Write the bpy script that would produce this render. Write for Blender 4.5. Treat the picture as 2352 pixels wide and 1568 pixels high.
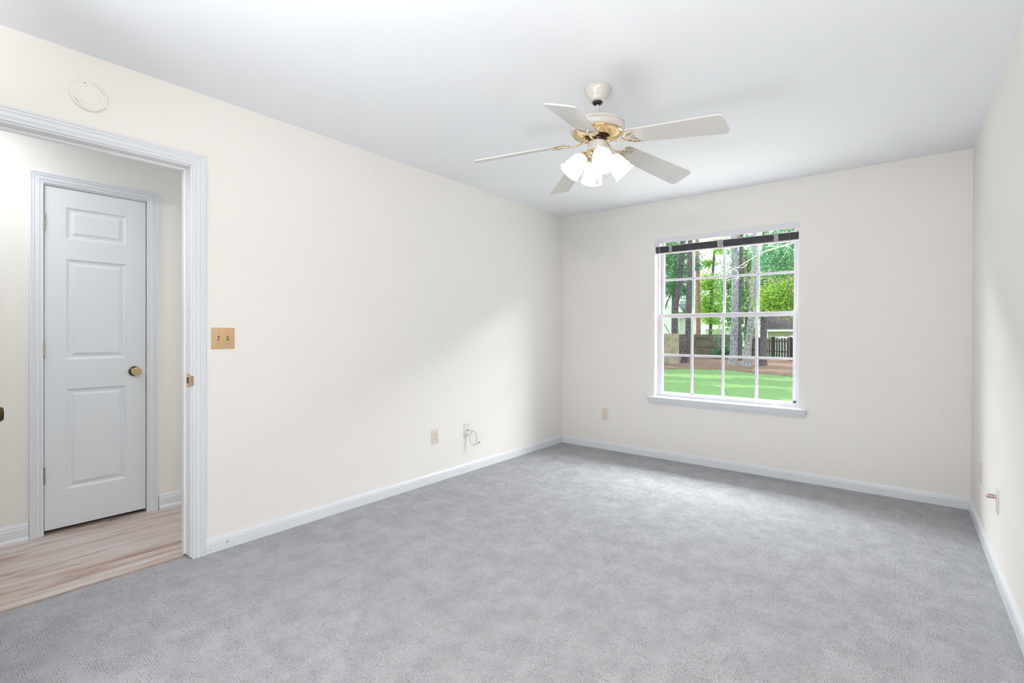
import bpy, bmesh, math, random
from mathutils import Vector, Matrix
R = math.radians
C = bpy.context.scene.collection
for o in list(bpy.data.objects): bpy.data.objects.remove(o)
sc = bpy.context.scene

# ---------------------------------------------------------------- camera
cd = bpy.data.cameras.new('camera'); cam = bpy.data.objects.new('camera', cd); C.objects.link(cam)
yaw, pitch, roll = R(38.4984), R(-0.2234), R(0.18816)
fwd = Vector((-math.sin(yaw)*math.cos(pitch), math.cos(yaw)*math.cos(pitch), math.sin(pitch)))
rt = Vector((math.cos(yaw), math.sin(yaw), 0)); up = rt.cross(fwd)
rt2 = rt*math.cos(roll)+up*math.sin(roll); up2 = up*math.cos(roll)-rt*math.sin(roll)
m = Matrix((rt2, up2, -fwd)).transposed().to_4x4(); m.translation = (0, 0, 1.1827)
cam.matrix_world = m
cd.sensor_width = 36; cd.lens = 1126.63/2352*36; cd.shift_y = -14.5/2352; cd.clip_start = .02; cd.clip_end = 400
sc.camera = cam
# ---------------------------------------------------------------- view
sc.view_settings.view_transform = 'Standard'; sc.view_settings.look = 'None'
sc.view_settings.exposure = -0.07; sc.view_settings.gamma = 1; sc.view_settings.use_curve_mapping = False
# ---------------------------------------------------------------- sky and sun
w = bpy.data.worlds.new('sky'); sc.world = w; w.use_nodes = True
bgn = w.node_tree.nodes['Background']; bgn.inputs[0].default_value = (.86, .94, 1, 1); bgn.inputs[1].default_value = 2.3
def light(name, kind, loc, power, color=(1, 1, 1), **k):
    l = bpy.data.lights.new(name, kind); l.energy = power; l.color = color
    o = bpy.data.objects.new(name, l); C.objects.link(o); o.location = loc
    tgt = k.pop('target', None)
    for a, v in k.items(): setattr(l, a, v)
    if tgt is not None: o.rotation_euler = (Vector(tgt)-Vector(loc)).to_track_quat('-Z', 'Y').to_euler()
    return o
light('sun', 'SUN', (-20, -5, 30), 4.2, (1, .93, .82), angle=R(.6), target=(-20+6.8, -5-1.7, 30-7.1))
# added fill light in front of the windowless rear wall, behind the camera
light('rear_fill_light', 'AREA', (-.95, -1.12, 1.25), 38, (.97, .975, 1), shape='RECTANGLE', size=2.5, size_y=2.0, target=(-1.2, 3, 3.2))
# added unseen uplight, acting like a flash bounced off the ceiling
light('bounce_fill', 'AREA', (-1.35, -.45, .6), 11.5, (.95, .97, 1), shape='DISK', size=.6, spread=R(105), target=(-1.0, .7, 2.44))
# added area light outside, above the view, strengthening daylight through the window
light('sky_fill', 'AREA', (-1.25, 8.6, 4.9), 5000, (1, .975, .99), shape='RECTANGLE', size=17, size_y=2.2, target=(-1.25, 4.6, 1.3))
# added unseen area lights that brighten the hall
light('hall_ceiling_fill', 'AREA', (-3.47, .1, 2.40), 9, (.94, .97, 1), shape='DISK', size=.5, target=(-3.47, .1, 0))
light('hall_far_fill', 'AREA', (-3.47, 2.6, 1.4), 8, (.94, .97, 1), shape='RECTANGLE', size=.7, size_y=1.6, target=(-3.6, 0, 1.2))

# ---------------------------------------------------------------- materials
def nt(name):
    mt = bpy.data.materials.new(name); mt.use_nodes = True
    return mt, mt.node_tree, mt.node_tree.nodes['Principled BSDF']
def mat(name, col, rough=.5, metal=0, spec=.5, bump=0, bscale=200, var=0, vscale=4, coat=0, emit=None, estr=0):
    mt, t, b = nt(name)
    b.inputs['Base Color'].default_value = (*col, 1); b.inputs['Roughness'].default_value = rough
    b.inputs['Metallic'].default_value = metal; b.inputs['Specular IOR Level'].default_value = spec
    if coat: b.inputs['Coat Weight'].default_value = coat
    if emit: b.inputs['Emission Color'].default_value = (*emit, 1); b.inputs['Emission Strength'].default_value = estr
    tc = t.nodes.new('ShaderNodeTexCoord')
    if bump:
        n = t.nodes.new('ShaderNodeTexNoise'); n.inputs['Scale'].default_value = bscale; n.inputs['Detail'].default_value = 3
        t.links.new(tc.outputs['Object'], n.inputs['Vector'])
        bp = t.nodes.new('ShaderNodeBump'); bp.inputs['Strength'].default_value = 1; bp.inputs['Distance'].default_value = bump
        t.links.new(n.outputs[0], bp.inputs['Height']); t.links.new(bp.outputs[0], b.inputs['Normal'])
    if var:
        n = t.nodes.new('ShaderNodeTexNoise'); n.inputs['Scale'].default_value = vscale; n.inputs['Detail'].default_value = 4
        t.links.new(tc.outputs['Object'], n.inputs['Vector'])
        r = t.nodes.new('ShaderNodeValToRGB'); r.color_ramp.elements[0].position = .3; r.color_ramp.elements[1].position = .7
        r.color_ramp.elements[0].color = (*[c*(1-var) for c in col], 1); r.color_ramp.elements[1].color = (*[min(1, c*(1+var)) for c in col], 1)
        t.links.new(n.outputs[0], r.inputs[0]); t.links.new(r.outputs[0], b.inputs['Base Color'])
    return mt
M = {}
M['wall'] = mat('wall_paint', (.865, .845, .815), .75, bump=.0004, bscale=260, spec=.25)
M['hallwall'] = mat('hall_wall_paint', (.86, .845, .80), .75, bump=.0004, bscale=260, spec=.25)
M['ceil'] = mat('ceiling_paint', (.88, .905, .935), .9, bump=.0003, bscale=180, spec=.1)
M['trim'] = mat('trim_paint', (.76, .79, .835), .32, spec=.5)
M['jamb'] = mat('jamb_gloss_paint', (.90, .91, .93), .25, spec=.6)
M['door'] = mat('door_paint', (.73, .77, .81), .42, bump=.00015, bscale=420)
M['brass'] = mat('polished_brass', (.78, .60, .34), .10, 1)
M['palebrass'] = mat('pale_brass', (.80, .70, .54), .10, 1)
M['oldbrass'] = mat('aged_brass', (.42, .31, .17), .32, 1, var=.3, vscale=90)
M['darkbrass'] = mat('dark_brass', (.10, .065, .03), .22, 1)
M['nickelhinge'] = mat('tarnished_hinge', (.40, .36, .31), .35, 1, var=.3, vscale=80)
M['fanwhite'] = mat('fan_white_enamel', (.64, .615, .575), .22, coat=.3)
M['blade'] = mat('fan_blade_white', (.66, .645, .62), .28, coat=.2)
M['black'] = mat('black_plastic', (.012, .01, .01), .45)
M['darkmotor'] = mat('dark_motor_metal', (.05, .028, .02), .4, .6)
M['almond'] = mat('almond_plastic', (.74, .68, .60), .38)
M['whiteplate'] = mat('white_plate_plastic', (.76, .74, .76), .38)
M['slot'] = mat('dark_slot', (.06, .05, .045), .6)
M['tan'] = mat('tan_metal_plate', (.62, .43, .24), .42, .25)
M['cable'] = mat('white_cable', (.78, .77, .74), .4)
M['connector'] = mat('copper_nickel_connector', (.55, .42, .34), .3, 1)
M['vinyl'] = mat('window_white_vinyl', (.76, .75, .80), .35)
M['reveal'] = mat('window_return_paint', (.90, .90, .90), .4)
M['slat'] = mat('charcoal_blind_slats', (.085, .08, .095), .4)
M['tape'] = mat('grey_ladder_tape', (.45, .43, .46), .8)
M['siding'] = mat('white_siding', (.87, .83, .84), .6)
M['roof'] = mat('brown_shingles', (.07, .06, .063), .9, var=.3, vscale=6)
M['roof2'] = mat('dark_green_shingles', (.10, .13, .14), .9, var=.3, vscale=4)
M['beige'] = mat('beige_siding', (.50, .44, .28), .8)
M['carwhite'] = mat('white_metal_panel', (.8, .82, .85), .3)
M['concrete'] = mat('pale_concrete', (.62, .59, .56), .9, var=.15, vscale=2)
M['bark_grey'] = mat('grey_bark', (.36, .36, .39), .95, bump=.03, bscale=14, var=.45, vscale=9)
M['bark_dark'] = mat('dark_bark', (.135, .12, .13), .95, bump=.03, bscale=12, var=.45, vscale=8)
M['bark_red'] = mat('reddish_pine_bark', (.36, .20, .16), .95, bump=.03, bscale=12, var=.5, vscale=7)
M['bark_pale'] = mat('bare_pale_bark', (.62, .60, .57), .9, var=.2, vscale=9)
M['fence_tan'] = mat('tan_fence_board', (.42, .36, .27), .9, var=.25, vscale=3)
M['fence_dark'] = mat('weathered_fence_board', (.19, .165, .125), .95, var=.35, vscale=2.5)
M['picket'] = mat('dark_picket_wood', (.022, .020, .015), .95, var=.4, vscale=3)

def carpet_mat():
    mt, t, b = nt('carpet_pile'); N = t.nodes; L = t.links
    def node(k, **kw):
        n = N.new(k)
        for a, v in kw.items(): setattr(n, a, v)
        return n
    tc = node('ShaderNodeTexCoord')
    def noise(sx, sy, detail=2, rough=.5, scale=1, off=0):
        mp = node('ShaderNodeMapping'); mp.inputs['Scale'].default_value = (sx, sy, 1); mp.inputs['Location'].default_value = (off, off*.7, 0)
        L.new(tc.outputs['Object'], mp.inputs[0])
        n = node('ShaderNodeTexNoise'); n.inputs['Scale'].default_value = scale; n.inputs['Detail'].default_value = detail; n.inputs['Roughness'].default_value = rough
        L.new(mp.outputs[0], n.inputs['Vector']); return n.outputs[0]
    def mr(v, a, b_, c, d):
        n = node('ShaderNodeMapRange'); n.interpolation_type = 'SMOOTHSTEP'
        for i, x in enumerate((a, b_, c, d)): n.inputs[i+1].default_value = x
        L.new(v, n.inputs[0]); return n.outputs[0]
    def math_(op, a, b_=None, c=None):
        n = node('ShaderNodeMath'); n.operation = op
        for i, x in enumerate((a, b_, c)):
            if x is None: continue
            if isinstance(x, (int, float)): n.inputs[i].default_value = x
            else: L.new(x, n.inputs[i])
        return n.outputs[0]
    sx = node('ShaderNodeSeparateXYZ'); L.new(tc.outputs['Object'], sx.inputs[0])
    wob = noise(7, 7, 3, .6, off=2)
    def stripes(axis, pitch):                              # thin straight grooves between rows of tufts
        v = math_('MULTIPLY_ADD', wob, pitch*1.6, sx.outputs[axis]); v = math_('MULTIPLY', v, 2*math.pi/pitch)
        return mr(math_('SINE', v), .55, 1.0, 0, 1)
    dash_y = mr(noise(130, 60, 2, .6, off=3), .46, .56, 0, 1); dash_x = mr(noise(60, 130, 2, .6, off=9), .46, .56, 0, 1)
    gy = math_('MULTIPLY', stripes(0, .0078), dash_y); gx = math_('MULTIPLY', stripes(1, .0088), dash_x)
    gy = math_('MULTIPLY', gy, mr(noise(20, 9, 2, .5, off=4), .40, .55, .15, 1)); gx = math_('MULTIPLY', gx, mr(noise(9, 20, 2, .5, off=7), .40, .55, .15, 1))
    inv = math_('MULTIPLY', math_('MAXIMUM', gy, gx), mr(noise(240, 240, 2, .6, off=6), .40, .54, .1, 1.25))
    fine = noise(420, 420, 2, .7); tuft = noise(170, 170, 3, .7, off=5)
    h = math_('MULTIPLY', inv, -.9); h = math_('MULTIPLY_ADD', fine, .6, h); h = math_('MULTIPLY_ADD', tuft, 1.3, h)
    bp = node('ShaderNodeBump'); bp.inputs['Strength'].default_value = .8; bp.inputs['Distance'].default_value = .008
    L.new(h, bp.inputs['Height']); L.new(bp.outputs[0], b.inputs['Normal'])
    blot = noise(1, .8, 7, .68, scale=8); blot = mr(blot, .34, .66, 0, 1)
    cr = node('ShaderNodeMix'); cr.data_type = 'RGBA'; L.new(blot, cr.inputs[0])
    cr.inputs[6].default_value = (.435, .447, .478, 1); cr.inputs[7].default_value = (.54, .552, .585, 1)
    c2 = node('ShaderNodeMix'); c2.data_type = 'RGBA'; c2.blend_type = 'MULTIPLY'; c2.inputs[0].default_value = 1
    k = math_('MULTIPLY_ADD', inv, -.45, 1.02); k = math_('MULTIPLY_ADD', math_('SUBTRACT', tuft, .5), .9, k)  # groove shade painted into the colour; tuft noise varies the tone
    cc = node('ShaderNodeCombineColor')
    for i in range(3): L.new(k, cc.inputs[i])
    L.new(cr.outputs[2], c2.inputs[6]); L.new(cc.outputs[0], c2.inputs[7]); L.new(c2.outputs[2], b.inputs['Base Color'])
    b.inputs['Roughness'].default_value = 1; b.inputs['Specular IOR Level'].default_value = .05
    b.inputs['Sheen Weight'].default_value = .25; b.inputs['Sheen Roughness'].default_value = .6
    return mt
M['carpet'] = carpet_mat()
def plank_mat():
    mt, t, b = nt('laminate_planks'); N = t.nodes; L = t.links
    tc = N.new('ShaderNodeTexCoord')
    br = N.new('ShaderNodeTexBrick'); mp = N.new('ShaderNodeMapping'); mp.inputs['Rotation'].default_value = (0, 0, R(90))
    L.new(tc.outputs['Object'], mp.inputs[0]); L.new(mp.outputs[0], br.inputs['Vector'])
    br.inputs['Scale'].default_value = 1; br.inputs['Brick Width'].default_value = 4.2; br.inputs['Row Height'].default_value = .18; br.offset = .37
    br.inputs['Mortar Size'].default_value = .0007; br.inputs['Mortar Smooth'].default_value = .3
    br.inputs['Color1'].default_value = (.0, .0, .0, 1); br.inputs['Color2'].default_value = (1, 1, 1, 1); br.inputs['Mortar'].default_value = (.5, .5, .5, 1)
    # grain stretched along the boards, shifted per board
    sx = N.new('ShaderNodeSeparateColor'); L.new(br.outputs['Color'], sx.inputs[0])
    def grain(kx, ky, det, dist):
        m2 = N.new('ShaderNodeMapping'); m2.inputs['Scale'].default_value = (kx, ky, 1); L.new(tc.outputs['Object'], m2.inputs[0])
        ad = N.new('ShaderNodeVectorMath'); ad.operation = 'MULTIPLY_ADD'; L.new(br.outputs['Color'], ad.inputs[0]); ad.inputs[1].default_value = (3.1, 7.3, 5); L.new(m2.outputs[0], ad.inputs[2])
        n = N.new('ShaderNodeTexNoise'); n.inputs['Scale'].default_value = 1; n.inputs['Detail'].default_value = det; n.inputs['Roughness'].default_value = .6; n.inputs['Distortion'].default_value = dist
        L.new(ad.outputs[0], n.inputs['Vector']); return n.outputs[0]
    n1 = grain(13, 1.3, 6, 1.1); n2 = grain(34, 2.6, 4, 2.0)
    r1 = N.new('ShaderNodeValToRGB'); e = r1.color_ramp.elements; e[0].position = .33; e[0].color = (.36, .23, .19, 1); e[1].position = .62; e[1].color = (.62, .575, .55, 1)
    x = r1.color_ramp.elements.new(.47); x.color = (.56, .45, .40, 1)
    L.new(n1, r1.inputs[0])
    r2 = N.new('ShaderNodeValToRGB'); e = r2.color_ramp.elements; e[0].position = .30; e[0].color = (.45, .37, .32, 1); e[1].position = .40; e[1].color = (1, 1, 1, 1)
    L.new(n2, r2.inputs[0])
    mx = N.new('ShaderNodeMix'); mx.data_type = 'RGBA'; mx.blend_type = 'MULTIPLY'; mx.inputs[0].default_value = 1; L.new(r1.outputs[0], mx.inputs[6]); L.new(r2.outputs[0], mx.inputs[7])
    mm = N.new('ShaderNodeMix'); mm.data_type = 'RGBA'; L.new(br.outputs['Fac'], mm.inputs[0]); L.new(mx.outputs[2], mm.inputs[6]); mm.inputs[7].default_value = (.24, .16, .12, 1)
    L.new(mm.outputs[2], b.inputs['Base Color']); b.inputs['Roughness'].default_value = .38
    return mt
M['plank'] = plank_mat()
M['threshold'] = mat('brown_wood_strip', (.36, .26, .21), .5, var=.2, vscale=12)
def glass_mat():
    mt = bpy.data.materials.new('window_glass'); mt.use_nodes = True; t = mt.node_tree; t.nodes.clear()
    o = t.nodes.new('ShaderNodeOutputMaterial'); mx = t.nodes.new('ShaderNodeMixShader'); tr = t.nodes.new('ShaderNodeBsdfTransparent'); gl = t.nodes.new('ShaderNodeBsdfGlossy')
    tr.inputs[0].default_value = (.97, .99, .98, 1); gl.inputs['Roughness'].default_value = .02; mx.inputs[0].default_value = .007
    t.links.new(tr.outputs[0], mx.inputs[1]); t.links.new(gl.outputs[0], mx.inputs[2]); t.links.new(mx.outputs[0], o.inputs[0]); return mt
M['glass'] = glass_mat()
M['shade'] = mat('lit_frosted_glass', (.9, .88, .85), .3, emit=(1, .97, .92), estr=.55)
M['bulb'] = mat('lit_bulb', (1, 1, 1), .3, emit=(1, .93, .82), estr=6)
def leaf_mat(name, dark, mid, light_):
    mt, t, b = nt(name); N = t.nodes; L = t.links
    g = N.new('ShaderNodeNewGeometry'); r = N.new('ShaderNodeValToRGB'); e = r.color_ramp.elements
    e[0].position = 0; e[0].color = (*dark, 1); e[1].position = 1; e[1].color = (*light_, 1); x = e.new(.5); x.color = (*mid, 1)
    L.new(g.outputs['Random Per Island'], r.inputs[0])
    d = N.new('ShaderNodeBsdfDiffuse'); tl = N.new('ShaderNodeBsdfTranslucent'); mx = N.new('ShaderNodeMixShader'); mx.inputs[0].default_value = .5
    L.new(r.outputs[0], d.inputs[0]); L.new(r.outputs[0], tl.inputs[0]); L.new(d.outputs[0], mx.inputs[1]); L.new(tl.outputs[0], mx.inputs[2])
    L.new(mx.outputs[0], N['Material Output'].inputs[0]); N.remove(b); return mt
M['leaf_dark'] = leaf_mat('dark_green_leaves', (.05, .14, .08), (.15, .33, .18), (.34, .58, .34))
M['leaf_mid'] = leaf_mat('mid_green_leaves', (.09, .22, .10), (.24, .48, .19), (.48, .72, .36))
M['leaf_lime'] = leaf_mat('yellow_green_leaves', (.14, .30, .05), (.42, .64, .10), (.72, .84, .30))
M['leaf_soft'] = leaf_mat('soft_green_leaves', (.14, .34, .19), (.28, .54, .32), (.44, .70, .45))
M['leaf_orange'] = leaf_mat('orange_leaves', (.5, .25, .08), (.7, .4, .15), (.8, .5, .25))
def lawn_mat():
    mt, t, b = nt('lawn_grass'); N = t.nodes; L = t.links; tc = N.new('ShaderNodeTexCoord')
    n = N.new('ShaderNodeTexNoise'); n.inputs['Scale'].default_value = 22; n.inputs['Detail'].default_value = 8; n.inputs['Roughness'].default_value = .75; L.new(tc.outputs['Object'], n.inputs['Vector'])
    r = N.new('ShaderNodeValToRGB'); e = r.color_ramp.elements; e[0].position = .3; e[0].color = (.14, .29, .10, 1); e[1].position = .7; e[1].color = (.30, .50, .18, 1)
    L.new(n.outputs[0], r.inputs[0]); L.new(r.outputs[0], b.inputs['Base Color']); b.inputs['Roughness'].default_value = .9
    n2 = N.new('ShaderNodeTexNoise'); n2.inputs['Scale'].default_value = 45; n2.inputs['Detail'].default_value = 3; L.new(tc.outputs['Object'], n2.inputs['Vector'])
    bp = N.new('ShaderNodeBump'); bp.inputs['Distance'].default_value = .03; L.new(n2.outputs[0], bp.inputs['Height']); L.new(bp.outputs[0], b.inputs['Normal'])
    return mt
M['lawn'] = lawn_mat()
def mulch_mat():
    mt, t, b = nt('pine_straw'); N = t.nodes; L = t.links; tc = N.new('ShaderNodeTexCoord')
    n = N.new('ShaderNodeTexNoise'); n.inputs['Scale'].default_value = 9; n.inputs['Detail'].default_value = 9; n.inputs['Roughness'].default_value = .82; L.new(tc.outputs['Object'], n.inputs['Vector'])
    r = N.new('ShaderNodeValToRGB'); e = r.color_ramp.elements; e[0].position = .38; e[0].color = (.05, .03, .025, 1); e[1].position = .64; e[1].color = (.46, .28, .20, 1)
    L.new(n.outputs[0], r.inputs[0]); L.new(r.outputs[0], b.inputs['Base Color']); b.inputs['Roughness'].default_value = 1
    return mt
M['mulch'] = mulch_mat()

# ---------------------------------------------------------------- mesh helpers
def obj(name, bm, m, parent=None, smooth=None, loc=None, rot=None):
    me = bpy.data.meshes.new(name); bmesh.ops.recalc_face_normals(bm, faces=bm.faces); bm.to_mesh(me); bm.free()
    for x in (m if isinstance(m, (list, tuple)) else [m]): me.materials.append(M[x])
    if smooth is not None:
        for p in me.polygons: p.use_smooth = True
        me.set_sharp_from_angle(angle=R(smooth))
    o = bpy.data.objects.new(name, me); C.objects.link(o)
    if parent: o.parent = parent
    if loc: o.location = loc
    if rot: o.rotation_euler = rot
    return o
def box(bm, x0, x1, y0, y1, z0, z1, bev=0, mi=0):
    vs = [bm.verts.new((x, y, z)) for x in (x0, x1) for y in (y0, y1) for z in (z0, z1)]
    fs = [bm.faces.new([vs[i] for i in f]) for f in ((0, 1, 3, 2), (4, 6, 7, 5), (0, 4, 5, 1), (2, 3, 7, 6), (0, 2, 6, 4), (1, 5, 7, 3))]
    for f in fs: f.material_index = mi
    if bev:
        es = {e for f in fs for e in f.edges}
        bmesh.ops.bevel(bm, geom=list(es), offset=bev, segments=2, affect='EDGES', profile=.6)
    return vs
def B(*a, **k): bm = bmesh.new(); box(bm, *a, **k); return bm
def lathe(bm, prof, n=48, mtx=None, mi=0, flute=None, cap=True):
    rings = []
    for r, z in prof:
        ring = []
        for i in range(n):
            a = 2*math.pi*i/n; p = Vector((r*math.cos(a), r*math.sin(a), z + (flute(r, a) if flute else 0)))
            ring.append(bm.verts.new(mtx @ p if mtx else p))
        rings.append(ring)
    for A, D in zip(rings, rings[1:]):
        for i in range(n):
            f = bm.faces.new((A[i], A[(i+1) % n], D[(i+1) % n], D[i])); f.material_index = mi
    if cap:
        for ring in (rings[0], rings[-1]):
            f = bm.faces.new(ring); f.material_index = mi
    return bm
def tube(bm, pts, rad, n=10, flat=1, mi=0, upv=(0, 0, 1)):
    pts = [Vector(p) for p in pts]; rings = []
    for i, p in enumerate(pts):
        d = (pts[min(i+1, len(pts)-1)]-pts[max(i-1, 0)]).normalized()
        u = Vector(upv); s = d.cross(u)
        if s.length < .15: s = d.cross(Vector((1, 0, 0)))
        s.normalize(); v = s.cross(d).normalized(); r = rad[i] if isinstance(rad, (list, tuple)) else rad
        rings.append([bm.verts.new(p+s*r*math.cos(2*math.pi*k/n)+v*r*flat*math.sin(2*math.pi*k/n)) for k in range(n)])
    for A, D in zip(rings, rings[1:]):
        for k in range(n):
            f = bm.faces.new((A[k], A[(k+1) % n], D[(k+1) % n], D[k])); f.material_index = mi
    for ring in (rings[0], rings[-1]):
        f = bm.faces.new(ring); f.material_index = mi
def smoothpath(pts, k=5):
    P = [Vector(p) for p in pts]; out = []
    for i in range(len(P)-1):
        a, b_, c, d = P[max(i-1, 0)], P[i], P[i+1], P[min(i+2, len(P)-1)]
        for j in range(k):
            t = j/k
            out.append(.5*((2*b_)+(c-a)*t+(2*a-5*b_+4*c-d)*t*t+(-a+3*b_-3*c+d)*t**3))
    out.append(P[-1]); return out
def prism(bm, pts, fn, a0, a1):
    """extrude the 2-D outline pts; fn(u, v, a) -> xyz"""
    n = len(pts); A = [bm.verts.new(fn(u, v, a0(u, v) if callable(a0) else a0)) for u, v in pts]; D = [bm.verts.new(fn(u, v, a1(u, v) if callable(a1) else a1)) for u, v in pts]
    for i in range(n): bm.faces.new((A[i], A[(i+1) % n], D[(i+1) % n], D[i]))
    bm.faces.new(A); bm.faces.new(D)
def empty(name, loc=(0, 0, 0), rz=0):
    o = bpy.data.objects.new(name, None); C.objects.link(o); o.location = loc; o.rotation_euler = (0, 0, rz); o.empty_display_size = .1; return o
def tag(o, label, cat=None, group=None, kind=None):
    o['label'] = label
    if cat: o['category'] = cat
    if group: o['group'] = group
    if kind: o['kind'] = kind
    return o
def struct(name, bm, m, label, cat, smooth=None, parent=None):
    o = obj(name, bm, m, parent, smooth); return tag(o, label, cat, kind='structure')

# ================================================================ room shell
XL, XR, YB, YR, H = -2.9, .369, 4.524, -1.2, 2.44
WT = .115; OPY0, OPY1, OPZ = .147, .957, 2.045          # doorway clear opening
bm = bmesh.new()
box(bm, XL-WT, XL, YR, OPY0-.02, 0, H); box(bm, XL-WT, XL, OPY0-.02, OPY1+.02, OPZ+.02, H); box(bm, XL-WT, XL, OPY1+.02, YB, 0, H)
struct('wall_left', bm, 'wall', 'long cream wall on the left with the open doorway', 'wall')
WX0, WX1, WZ0, WZ1 = -1.858, -.650, .585, 2.087
bm = bmesh.new()
box(bm, XL-WT, WX0, YB, YB+.17, -.05, H); box(bm, WX1, XR+.12, YB, YB+.17, -.05, H); box(bm, WX0, WX1, YB, YB+.17, -.05, WZ0-.022); box(bm, WX0, WX1, YB, YB+.17, WZ1, H)
struct('wall_back', bm, 'wall', 'cream far wall with the window in it', 'wall')
struct('wall_right', B(XR, XR+.12, YR, YB, -.05, H), 'wall', 'cream wall along the right edge', 'wall')
struct('wall_rear', B(XL-WT, XR+.12, YR-.12, YR, -.05, H), 'wall', 'wall behind the camera', 'wall')
struct('ceiling', B(-4.2, XR+.3, -1.9, YB+.6, H, H+.16), 'ceil', 'plain pale ceiling', 'ceiling')
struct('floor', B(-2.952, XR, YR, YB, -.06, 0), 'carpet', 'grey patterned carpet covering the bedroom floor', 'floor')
struct('floor_hall', B(-4.08, -2.975, -1.7, 3.0, -.06, -.012), 'plank', 'pale pinkish wood plank floor of the hall', 'floor')
bm = bmesh.new(); HD0, HD1, HDZ = .532, 1.042, 2.045
box(bm, -4.05, -3.93, -1.7, HD0-.004, -.06, H); box(bm, -4.05, -3.93, HD1+.004, 3, -.06, H); box(bm, -4.05, -3.93, HD0-.004, HD1+.004, HDZ+.004, H)
struct('wall_hall', bm, 'hallwall', 'cream hall wall with the white closet door', 'wall')
bm = bmesh.new(); box(bm, -4.05, -3.015, 3, 3.12, -.06, H); struct('wall_hall_end', bm, 'hallwall', 'cream wall closing the far end of the hall', 'wall')
bm = bmesh.new(); box(bm, -4.05, -3.015, -1.82, -1.7, -.06, H); box(bm, -3.135, -3.015, -1.7, -1.32, -.06, H); struct('wall_hall_near', bm, 'hallwall', 'cream wall closing the near end of the hall', 'wall')
bm = B(-2.982, -2.948, OPY0, OPY1, -.012, -.002, bev=.002)
struct('trim_threshold', bm, 'threshold', 'brown wood strip between carpet and hall planks', 'threshold')

# baseboards: profile (depth from wall, height)
BP = [(0, 0), (.013, 0), (.013, .052), (.0115, .057), (.011, .064), (.008, .070), (.0045, .074), (.003, .079), (0, .080)]
def baseboard(name, fn, a0, a1, label, prof=BP):
    bm = bmesh.new(); prism(bm, prof, fn, a0, a1); return struct(name, bm, 'trim', label, 'baseboard')
bl = baseboard('baseboard_left', lambda u, v, a: (XL+u, a, v), 1.024, lambda u, v: YB-u, 'white baseboard along the long left wall')
baseboard('baseboard_back', lambda u, v, a: (a, YB-u, v), lambda u, v: XL+u, lambda u, v: XR-u, 'white baseboard under the window wall')
baseboard('baseboard_right', lambda u, v, a: (XR-u, a, v), YR, lambda u, v: YB-u, 'white baseboard along the right wall')
HP = [(0, -.012), (.024, -.012), (.023, .0), (.017, .008), (.013, .010), (.013, .055), (.012, .060), (.010, .066), (.0095, .074), (.005, .080), (.003, .086), (0, .088)]
baseboard('baseboard_hall', lambda u, v, a: (-3.93+u, a, v), -1.7, .475, 'white hall baseboard left of the closet door', HP)
baseboard('baseboard_hall_far', lambda u, v, a: (-3.93+u, a, v), 1.106, 3.0, 'short white hall baseboard right of the closet door', HP)
def blob(bm, c, sx, sy, sz): bmesh.ops.create_icosphere(bm, subdivisions=2, radius=1, matrix=Matrix.Translation(c) @ Matrix.Diagonal((sx, sy, sz, 1)))
for (y, z, l) in ((1.135, .040, .011), (1.130, .034, .016), (1.047, .022, .008)):
    bm = bmesh.new(); blob(bm, (XL+.013, y, z), .0006, l/2, .0016); tag(obj('scuff_mark', bm, 'slot', bl), 'dark scuff')

# casing profile: (t across width from inner edge, depth from wall)
CP = [(0, 0), (0, .010), (.004, .012), (.010, .0115), (.013, .0135), (.016, .0115), (.019, .0145), (.034, .0150), (.037, .0125), (.040, .0165), (.047, .0172), (.0495, .0150), (.0525, .0185), (.059, .0185), (.062, .015), (.062, 0)]
def casing(name, xw, sgn, y0, y1, z, zb, label):
    """U-shaped mitred casing round an opening y0..y1 up to z, on the wall plane x=xw, standing out by sgn"""
    bm = bmesh.new(); cols = []
    for (t, d) in CP:
        cols.append([bm.verts.new((xw+sgn*d, yy, zz)) for yy, zz in ((y0-t, zb), (y0-t, z+t), (y1+t, z+t), (y1+t, zb))])
    for A, D in zip(cols, cols[1:]+cols[:1]):
        for i in range(3): bm.faces.new((A[i], A[i+1], D[i+1], D[i]))
    bm.faces.new([c[0] for c in cols]); bm.faces.new([c[3] for c in cols])
    return struct(name, bm, 'trim', label, 'door trim')
casing('trim_1', XL, 1, OPY0-.006, OPY1+.006, OPZ+.006, 0, 'white moulded casing round the open bedroom doorway')
casing('trim_2', XL-WT, -1, OPY0-.006, OPY1+.006, OPZ+.006, -.012, 'hall-side casing of the bedroom doorway')
casing('trim_3', -3.93, 1, .539, 1.039, 2.052, -.012, 'white moulded casing round the hall closet door')
# jamb with door stop of the bedroom doorway
bm = bmesh.new(); xa, xb = XL-WT, XL
box(bm, xa, xb, OPY1, OPY1+.019, .008, OPZ+.019); box(bm, xa, xb, OPY0-.019, OPY0, .008, OPZ+.019); box(bm, xa, xb, OPY0, OPY1, OPZ, OPZ+.019)
s0, s1 = -2.992, -2.960
box(bm, s0, s1, OPY1-.011, OPY1, .012, OPZ, bev=.002); box(bm, s0, s1, OPY0, OPY0+.011, .012, OPZ, bev=.002); box(bm, s0, s1, OPY0+.011, OPY1-.011, OPZ-.011, OPZ, bev=.002)
jb = struct('door_frame', bm, 'jamb', 'glossy white jamb and stop lining the bedroom doorway', 'door frame')
bm = bmesh.new(); box(bm, -2.955, -2.9, OPY1-.0018, OPY1, .895, .965, bev=.0006)
prism(bm, [(-2.902, OPY1-.0018), (-2.884, OPY1-.001), (-2.878, OPY1+.006), (-2.880, OPY1+.007), (-2.888, OPY1+.001), (-2.902, OPY1)], lambda u, v, a: (u, v, a), .905, .955)
sp = tag(obj('strike_plate', bm, 'brass', jb, 30), 'shiny brass strike plate')
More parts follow.
